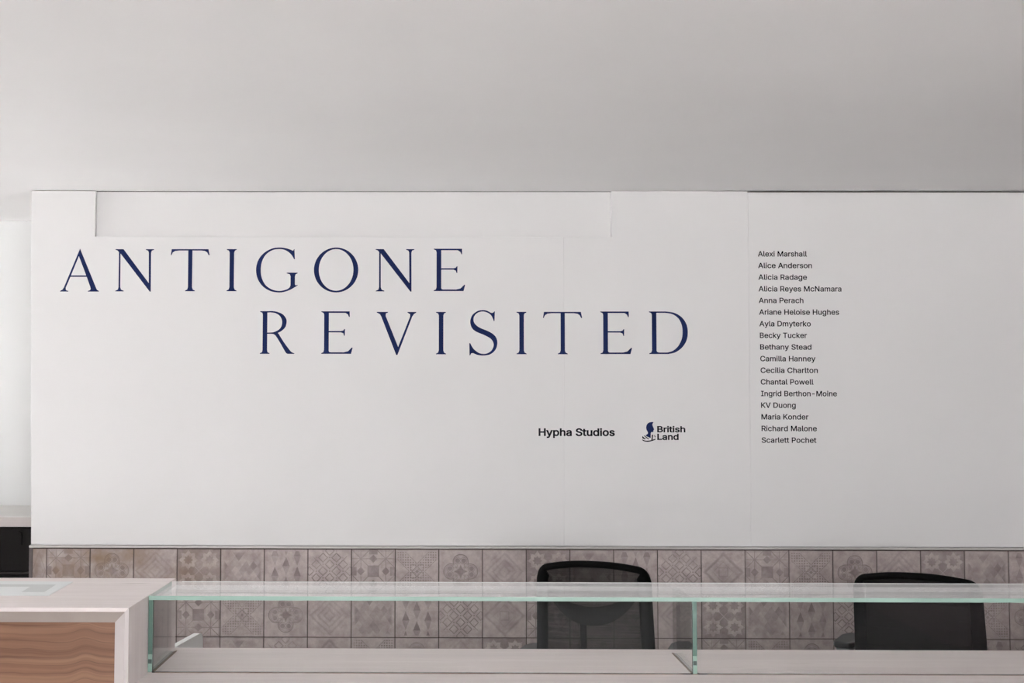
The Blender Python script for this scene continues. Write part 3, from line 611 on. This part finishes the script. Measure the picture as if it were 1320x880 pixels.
lst = thing('name_list', 'column of small black sans-serif lines at the right of the white wall', 'lettering', (NX, WALL, NZ))
for i, (t_, xa, xb) in enumerate(NAMES):
    yb = 330.3+i*15.0
    gx, gz = wallpt(xa, yb); gx2, _ = wallpt(xb, yb)
    sans(MB(), t_, gx-NX, gz-NZ, 6.9*PXM, gx2-gx, 14).build('text_line', M['black_vinyl'], lst, fix=False)
hx, hz = wallpt(694.8, 561.3); hx2, _ = wallpt(792, 561.3)
o = sans(MB(), 'Hypha Studios', 0, 0, 9.5*PXM, hx2-hx, 26).build('sponsor_lettering', M['black_vinyl'], fix=False); o.location = (hx, WALL, hz)
tag(o, 'single bold black line of text under the lower title line, left of the head emblem', 'lettering')
LX, LZ = wallpt(827.5, 569)
lg = thing('sponsor_emblem', 'helmeted head emblem beside two short stacked bold black words', 'emblem', (LX, WALL, LZ))
def zp(L):
    out = []
    for (a, c) in L:
        X, Z = wallpt(810+a/14.667, 535+c/14.667); out.append((X-LX, Z-LZ))
    return out
head = smooth([(473,130),(440,128),(400,136),(365,156),(345,190),(337,230),(342,270),(356,300),(370,325),(366,348),(348,366),(325,378),(348,400),(385,416),(420,428),(422,380),(426,332),(440,318),(462,319),(473,308),(472,290),(485,270),(476,240),(464,212),(455,188),(456,168),(464,150)], 3, True)
tag(vinyl(MB(), [zp(head)], y=0.0).build('helmeted_head', M['navy'], lg, fix=False), 'navy helmeted head in profile')
boat = MB()
vinyl(boat, [zp(smooth([(262,457),(300,474),(350,481),(420,474),(470,458),(513,444),(513,460),(460,484),(400,498),(350,502),(295,492),(263,472)], 2, True))], y=0.0)
vinyl(boat, [zp([(262,402),(274,394),(286,412),(318,438),(342,452),(300,452),(264,434)])], y=0.0)
vinyl(boat, [zp([(292,388),(304,380),(335,404),(372,432),(398,450),(374,453),(338,430)])], y=0.0)
vinyl(boat, [zp([(442,368),(470,370),(464,420),(458,462),(432,470),(442,420)])], y=0.0)
vinyl(boat, [zp([(486,372),(500,380),(512,404),(512,424),(497,410)])], y=0.0)
boat.build('drapery', M['black_vinyl'], lg, fix=False)
for wd, xa, xb, yb in (('British', 847.6, 883, 556.7), ('Land', 847.7, 874.4, 566.5)):
    gx, gz = wallpt(xa, yb); gx2, _ = wallpt(xb, yb)
    sans(MB(), wd, gx-LX, gz-LZ, 7.7*PXM, gx2-gx, 24).build('word', M['black_vinyl'], lg, fix=False)

# ------------------------------------------------------------ raised counter at the left
CXR, CY0, CY1, CH = -0.840, 3.619, 4.255, 1.100
CXL = -3.0
ct = thing('raised_counter', 'tall whitewashed timber counter with brown grained front panel at the left', 'counter', (CXL, CY0, 0))
def rel(mb, o): mb.v = [(x-o.location.x, y-o.location.y, z-o.location.z) for x, y, z in mb.v]; return mb
prof = [(CY0, 0.0), (CY0, 0.011), (CY0+0.004, 0.013), (CY0+0.022, 0.0425), (CY0+0.05, 0.0435), (CY1, 0.0435), (CY1, 0.0)]
n = len(prof)
v = [(CXL, y, CH-d) for y, d in prof]+[(CXR-d, y, CH-d) for y, d in prof]
f = [(i, (i+1) % n, (i+1) % n+n, i+n) for i in range(n)]+[tuple(range(n)), tuple(range(n, 2*n))]
rel(MB().add(v, f, [1 if i in (1, 2, 3) else 0 for i in range(len(f))]), ct).build('top', [M['ww_x'], M['timber_shaded']], ct)
v = [(CXR-d, y, 0.0) for y, d in prof]+[(CXR-d, y, CH-d) for y, d in prof]
rel(MB().add(v, f, [1 if i in (0, 1, 2, 3) else 0 for i in range(len(f))]), ct).build('end_panel', [M['ww_z'], M['timber_dimmed']], ct)
rel(MB().box(CXL, CXR-0.0435, CY0+0.030, CY0+0.05, 0.0, CH-0.0435), ct).build('front_panel', M['veneer'], ct)
rel(MB().box(CXL, CXR-0.0435, CY0+0.051, CY1-0.12, 0.08, CH-0.0445), ct).build('carcass', M['room'], ct)
# sheet with a grey print on the counter top
pp = [(-1.55, 4.164), (-1.14, 4.156), (-1.125, 3.846), (-1.50, 3.849)]
sh = MB().prism([(x+1.3, y-4.0) for x, y in pp], 0.0, 0.0012, axis='Z').build('paper_sheet', M['paper']); sh.location = (-1.3, 4.0, CH+0.0002)
tag(sh, 'white sheet of paper lying flat on the tall counter', 'paper')
q = [(-1.20, 4.085), (-1.172, 4.083), (-1.158, 3.918), (-1.225, 3.916), (-1.235, 4.035), (-1.5, 4.038), (-1.5, 4.090)]
MB().prism([(x+1.3, y-4.0) for x, y in q], 0.00125, 0.0015, axis='Z').build('printed_block', M['print'], sh)

# ------------------------------------------------------------ low counter with the glass screen
SH = 0.882; LX1 = 3.2
lc = thing('low_counter', 'long low whitewashed counter carrying the glass screen', 'counter', (0, CY0, 0))
prof2 = [(CY0, 0.0), (CY0, 0.011), (CY0+0.004, 0.013), (CY0+0.022, 0.040), (CY1, 0.040), (CY1, 0.001), (CY1-0.001, 0.0)]
rel(MB().prism([(y, SH-d) for y, d in prof2], CXR+0.0008, LX1, axis='X'), lc).build('top', M['ww_x'], lc)
rel(MB().box(CXR+0.001, LX1-0.04, CY0+0.030, CY0+0.05, 0, SH-0.0405), lc).build('front_panel', M['veneer'], lc)
rel(MB().box(LX1-0.04, LX1, CY0+0.022, CY1, 0, SH-0.0405), lc).build('end_panel', M['ww_z'], lc)
rel(MB().box(CXR+0.001, LX1-0.041, CY0+0.051, CY1-0.12, 0.08, SH-0.0415), lc).build('carcass', M['room'], lc)

GY0, GY1, GT = 3.853, 4.184, 0.012
gs = thing('glass_screen', 'clear glass box screen with green edges standing on the low counter', 'screen', (CXR, GY0, SH))
GM = [M['glass'], M['edge'], M['edge_shaded'], M['edge_highlight']]
ZG = CH
GX1 = LX1-0.15
# box face order: -z +z -y +y -x +x
rel(MB().box(CXR+0.002, GX1, GY0, GY1, ZG-GT, ZG, [0, 0, 1, 0, 1, 1]), gs).build('top_pane', GM, gs, fix=False)
rel(MB().box(CXR+0.035, GX1, GY1-0.0004, GY1+0.0010, ZG-0.0022, ZG+0.0001), gs).build('rear_highlight', M['edge_highlight'], gs)  # thin strip painting the highlight along the rear edge
XD = 0.7235
rel(MB().box(CXR+0.002, CXR+0.0145, GY0+0.0005, GY1, SH+0.0015, ZG-GT, [2, 0, 2, 0, 0, 0]), gs).build('side_pane', GM, gs, fix=False)
rel(MB().box(XD, XD+0.0118, GY0+0.0005, GY1, SH+0.0015, ZG-GT, [2, 0, 2, 0, 0, 0]), gs).build('divider_pane', GM, gs, fix=False)
rel(MB().box(CXR+0.0148, XD-0.0003, GY0+0.0005, GY0+GT, SH+0.0015, ZG-GT, [2, 0, 0, 0, 2, 2]), gs).build('front_pane', GM, gs, fix=False)
rel(MB().box(XD+0.0121, 2.2787, GY0+0.0005, GY0+GT, SH+0.0015, ZG-GT, [2, 0, 0, 0, 2, 2]), gs).build('front_pane', GM, gs, fix=False)
rel(MB().box(2.279, 2.2908, GY0+0.0005, GY1, SH+0.0015, ZG-GT, [2, 0, 2, 0, 0, 0]), gs).build('divider_pane', GM, gs, fix=False)
rel(MB().box(2.2911, GX1, GY0+0.0005, GY0+GT, SH+0.0015, ZG-GT, [2, 0, 0, 0, 2, 2]), gs).build('front_pane', GM, gs, fix=False)
# painted reflection, a paler lower length, and dark clip on the upright edges
for x0_, x1_ in ((CXR+0.002, CXR+0.0145), (XD, XD+0.0118), (2.279, 2.2908)):
    rel(MB().box(x0_, x1_, GY0-0.0003, GY0+0.0004, SH+0.002, SH+0.052), gs).build('edge_reflection', M['edge'], gs)
    rel(MB().box(x0_+0.001, x1_-0.001, GY0-0.0012, GY0-0.0003, SH+0.026, SH+0.038), gs).build('clip', M['clip'], gs)
sil = MB()
sil.box(CXR+0.0148, GX1, GY0-0.0022, GY0+0.001, SH+0.0001, SH+0.0016)
sil.box(CXR+0.0145, CXR+0.0185, GY0+0.012, GY1+0.012, SH+0.0001, SH+0.0018)
sil.box(XD-0.0028, XD+0.0002, GY0+0.012, GY1+0.004, SH+0.0001, SH+0.0018)
rel(sil, gs).build('sealant_bead', M['silicone'], gs)
for cx_, s_ in ((CXR+0.0165, 1), (XD-0.003, -1), (XD+0.0145, 1)):
    x1_ = cx_+s_*(0.028 if cx_ > 0 else 0.006)
    blob = MB().prism([(cx_-s_*0.002, 0.0), (x1_, 0.0), (x1_, 0.0012), (cx_+s_*0.006, 0.0022), (cx_, 0.0050), (cx_-s_*0.002, 0.0045)], GY0-0.003, GY0+0.0004)
    blob.v = [(x, y, z+SH+0.0002) for x, y, z in blob.v]
    rel(blob, gs).build('sealant_blob', M['silicone_dark'], gs)

# white rounded panel end behind the counter
def rounded(y0, y1, z0, z1, r, n=8):
    P = [(y0, z0), (y1, z0)]+[(y1-r+r*math.cos(t), z1-r+r*math.sin(t)) for t in [PI/2*i/n for i in range(n+1)]]+[(y0, z1)]
    return P
wp = MB().prism(rounded(-0.55, 0.0, 0.0, 0.824, 0.035), -0.012, 0.012, axis='X').build('end_panel_board', M['white_plastic'], bevel=0.0015)
wp.location = (-0.880, 4.92, 0); wp.rotation_euler = (0, 0, -0.12)
tag(wp, 'white upright board with a rounded top corner behind the glass, next to the tall counter', 'panel')

# ------------------------------------------------------------ alcove ledge and dark cabinet
LZT = 1.124; LY = 6.382
ld = thing('alcove_ledge', 'grey-edged stone ledge in the bright alcove at the far left', 'ledge', (-3.5, LY, 1.076))
rel(MB().box(-3.72, WL-0.001, LY, ALC-0.001, 1.076, LZT-0.002), ld).build('slab', M['ledge'], ld, bevel=0.002)
rel(MB().box(-3.72, WL-0.001, LY+0.001, ALC-0.001, LZT-0.002, LZT), ld).build('top_sheet', M['ledge_top'], ld)
cb = thing('alcove_cabinet', 'black cabinet under the alcove ledge at the left edge', 'cabinet', (-2.8, LY, 0))
rel(MB().box(-3.7, WL-0.010, LY+0.03, ALC-0.01, 0.0, 1.0745), cb).build('carcass', M['cab_dark'], cb)
rel(MB().box(-2.80, WL-0.014, LY+0.012, LY+0.030, 0.866, 1.066), cb).build('drawer_front', M['cab_dark'], cb, bevel=0.002)
rel(MB().box(-3.69, -2.806, LY+0.012, LY+0.030, 0.866, 1.066), cb).build('drawer_front', M['cab_dark'], cb, bevel=0.002)
rel(MB().box(-3.69, WL-0.014, LY+0.006, LY+0.030, 0.852, 0.862), cb).build('rail', M['cab_rail'], cb, bevel=0.001)
rel(MB().box(-3.69, WL-0.014, LY+0.014, LY+0.030, 0.10, 0.842), cb).build('door', M['cab_dark'], cb, bevel=0.002)
hk = MB().tube([(0, 0.012, 0.0), (-0.0, -0.006, 0.0)], 0.004, 8)
hk.tube([(-0.012, -0.008, 0.004), (-0.004, -0.010, 0.004), (0.004, -0.010, -0.002), (0.007, -0.010, -0.014), (0.006, -0.010, -0.058)], 0.0035, 8, up=(0, 1, 0))
h = hk.build('hook', M['black'], cb); h.location = (-2.003+2.8, 0, 1.050)

# ------------------------------------------------------------ mesh-backed office chairs
def mesh_mat(name, cover):
    m = bpy.data.materials.new(name); m.use_nodes = True; nt = m.node_tree; nt.nodes.clear(); E.nt = nt
    out = nt.nodes.new('ShaderNodeOutputMaterial'); mix = nt.nodes.new('ShaderNodeMixShader')
    tr = nt.nodes.new('ShaderNodeBsdfTransparent'); df = nt.nodes.new('ShaderNodeBsdfPrincipled')
    df.inputs['Base Color'].default_value = (0.006, 0.005, 0.005, 1); df.inputs['Roughness'].default_value = 0.8; df.inputs['Specular IOR Level'].default_value = 0.2
    sp = nt.nodes.new('ShaderNodeSeparateXYZ'); nt.links.new(coords(nt, 'Object'), sp.inputs[0])
    x, z = E(sp.outputs[0]), E(sp.outputs[2])
    w = (noise(nt, stretch(nt, coords(nt, 'Object'), (4, 4, 260)), 1.0, 2)-0.5)*0.22+cover
    nt.links.new(cl(w).s, mix.inputs[0]); nt.links.new(tr.outputs[0], mix.inputs[1]); nt.links.new(df.outputs[0], mix.inputs[2])
    nt.links.new(mix.outputs[0], out.inputs[0]); return m
M['mesh_open'] = mesh_mat('black_mesh_open', 0.84); M['mesh_dense'] = mesh_mat('black_mesh_dense', 0.99)

def make_chair(label, loc, rz, lift, arm_z, mesh_m, hw=0.224, rec=0.12):
    t = thing('office_chair', label, 'chair', (loc[0], loc[1], 0), rz, 'mesh-backed office chairs behind the counter')
    def by(x, z):                                   # back surface: reclined, gently cupped
        return -0.20-(z-0.50)*rec+0.035*(x/0.23)**2
    zt = 1.015+lift; zb = 0.52+lift
    def hwid(z): return hw+0.016*(zt-z)/0.5
    def ztop(x): return zt-0.030*(abs(x)/hw)**2.2
    # outline: up the left, round the corner, over the top, down the right
    out_ = []
    for i in range(9):
        z = zb+0.03+(ztop(hw)-0.047-zb-0.03)*i/8; out_.append((-hwid(z), z))
    r = 0.045; zc = ztop(hw)-r
    for i in range(1, 7):
        a = PI-PI/2*i/6; out_.append((-hw+r+r*math.cos(a), zc+r*math.sin(a)+0.002*i))
    for i in range(1, 14):
        x = -hw+r+(2*hw-2*r)*i/14; out_.append((x, ztop(x)))
    out_ = out_+[(-x, z) for x, z in reversed(out_[:15])]
    loop = out_+[(hw*0.9, zb), (0, zb-0.01), (-hw*0.9, zb)]
    cen = (0, zt-0.25)
    # frame: a flat band, wider on the sides and top
    fb = MB(); N = len(loop); vs = []; fs = []
    for i, (x, z) in enumerate(loop):
        p0, p1 = loop[i-1], loop[(i+1) % N]; tx, tz = p1[0]-p0[0], p1[1]-p0[1]; L = math.hypot(tx, tz); nx, nz = tz/L, -tx/L
        if (cen[0]-x)*nx+(cen[1]-z)*nz < 0: nx, nz = -nx, -nz
        wdt = 0.050 if abs(nx) > 0.7 else (0.027 if z > zt-0.2 else 0.04)
        for k, (a, c) in enumerate(((0, 0.006), (0.004, -0.010), (wdt-0.004, -0.010), (wdt, 0.0), (wdt-0.003, 0.012), (0.004, 0.014))):
            X, Z = x+nx*a, z+nz*a; vs.append((X, by(X, Z)+c, Z))
    for i in range(N):
        j = (i+1) % N
        for k in range(6): fs.append((i*6+k, i*6+(k+1) % 6, j*6+(k+1) % 6, j*6+k))
    fb.add(vs, fs, 0, True); fb.build('back_frame', M['black'], t)
    # mesh skin
    me_ = MB(); nx_, nz_ = 16, 18; vs = []; fs = []
    for j in range(nz_+1):
        for i in range(nx_+1):
            s = -1+2*i/nx_; q_ = j/nz_
            x = s*(hw-0.014); z1_ = ztop(x)-0.012-0.03*max(0, abs(s)-0.86)/0.14; z = zb+0.004+(z1_-zb-0.004)*q_
            vs.append((x*hwid(z)/hw, by(x, z)+0.003, z))
    for j in range(nz_):
        for i in range(nx_): fs.append((j*(nx_+1)+i, j*(nx_+1)+i+1, (j+1)*(nx_+1)+i+1, (j+1)*(nx_+1)+i))
    me_.add(vs, fs, 0, True).build('back_mesh', mesh_m, t)
    # lumbar support: a hanging crescent behind the mesh
    lu = MB(); vs = []; fs = []; K = 16
    for i in range(K+1):
        s = -1+2*i/K; x = s*0.178+0.0
        zt_ = zt-0.125-0.060*(1-s*s)+0.010*s; hgt = 0.058*(1-abs(s)**3)+0.014
        for (a, c) in ((0, 0.022), (0, 0.036), (-hgt, 0.036), (-hgt, 0.022)):
            vs.append((x, by(x, zt_+a)+c, zt_+a))
    for i in range(K):
        for k in range(4): fs.append((i*4+k, i*4+(k+1) % 4, (i+1)*4+(k+1) % 4, (i+1)*4+k))
    fs += [(3, 2, 1, 0), (K*4, K*4+1, K*4+2, K*4+3)]
    lu.add(vs, fs, 0, True).build('lumbar_support', M['black'], t, bevel=0.0)
    xs = -0.045
    MB().tube([(xs, by(0, zt-0.2)+0.035, zt-0.20), (xs, by(0, zb+0.1)+0.045, zb+0.1), (xs*0.6, by(0, zb)+0.05, zb-0.02), (0, -0.12, 0.43), (0, 0.0, 0.42)], 0.013, 10, sx=1.0, sy=0.7).build('back_spine', M['black'], t)
    # seat
    P = [(x, y) for x, y in [( -0.24, -0.17), (-0.20, -0.21), (0.20, -0.21), (0.24, -0.17), (0.25, 0.14), (0.21, 0.25), (0.10, 0.275), (-0.10, 0.275), (-0.21, 0.25), (-0.25, 0.14)]]
    MB().prism(P, 0.445, 0.505, axis='Z').build('seat', M['seat'], t, bevel=0.018, seg=3)
    MB().box(-0.10, 0.10, -0.14, 0.12, 0.405, 0.4445).build('seat_mechanism', M['black'], t, bevel=0.008)
    for s, arm_z in ((-1, arm_z[0]), (1, arm_z[1])):
        ap = [(s*0.305+dx, y) for dx, y in ((-0.040, -0.10), (-0.030, -0.135), (0.030, -0.135), (0.042, -0.10), (0.046, 0.07), (0.030, 0.125), (-0.022, 0.125), (-0.042, 0.06))]
        pad = MB().prism(ap, arm_z-0.026, arm_z, axis='Z').build('armrest', M['pad'], t, bevel=0.009, seg=3)
        MB().prism([(s*0.305+(a-s*0.305)*0.8, c*0.9) for a, c in ap], arm_z-0.040, arm_z-0.0265, axis='Z').build('armrest_shell', M['grey_plastic'], pad, bevel=0.003)
        MB().tube([(s*0.305, 0.0, arm_z-0.035), (s*0.305, 0.0, 0.50), (s*0.29, 0.0, 0.44), (s*0.10, 0.0, 0.425)], 0.02, 10, sx=0.8, sy=1.2, up=(0, 1, 0)).build('armrest_post', M['black'], pad)
    MB().lathe([(0.027, 0.10), (0.027, 0.28), (0.016, 0.281), (0.016, 0.405)], n=16).build('gas_lift', M['steel'], t)
    MB().lathe([(0.045, 0.075), (0.05, 0.09), (0.045, 0.12), (0.03, 0.13)], n=20).build('base_hub', M['black'], t)
    for k in range(5):
        a = 2*PI*k/5+0.3; c, s = math.cos(a), math.sin(a)
        lg_ = MB().tube([(c*0.03, s*0.03, 0.105), (c*0.16, s*0.16, 0.098), (c*0.29, s*0.29, 0.078)], [0.022, 0.018, 0.014], 8, sx=1.0, sy=0.8).build('leg', M['black'], t)
        w = MB()
        for q_ in (-1, 1): w.lathe([(0.006, -0.009), (0.026, -0.009), (0.029, 0), (0.026, 0.009), (0.006, 0.009)], (q_*0.014, 0, 0), 14, axis='X')
        w.tube([(-0.02, 0, 0), (0.02, 0, 0)], 0.005, 6); w.tube([(0, 0, 0.0), (0, 0, 0.045)], 0.006, 6)
        wo = w.build('caster', M['black'], lg_); wo.location = (c*0.285, s*0.285, 0.029); wo.rotation_euler = (0, 0, a)
    return t
make_chair('black office chair with see-through mesh back and visible lumbar support, left of the glass divider', (0.664, 5.46), -0.30, 0.038, (0.66, 0.70), M['mesh_open'])
make_chair('black office chair with dense dark mesh back at the right end behind the glass', (1.938, 5.36), -0.48, 0.012, (0.715, 0.60), M['mesh_dense'], 0.232, 0.24)
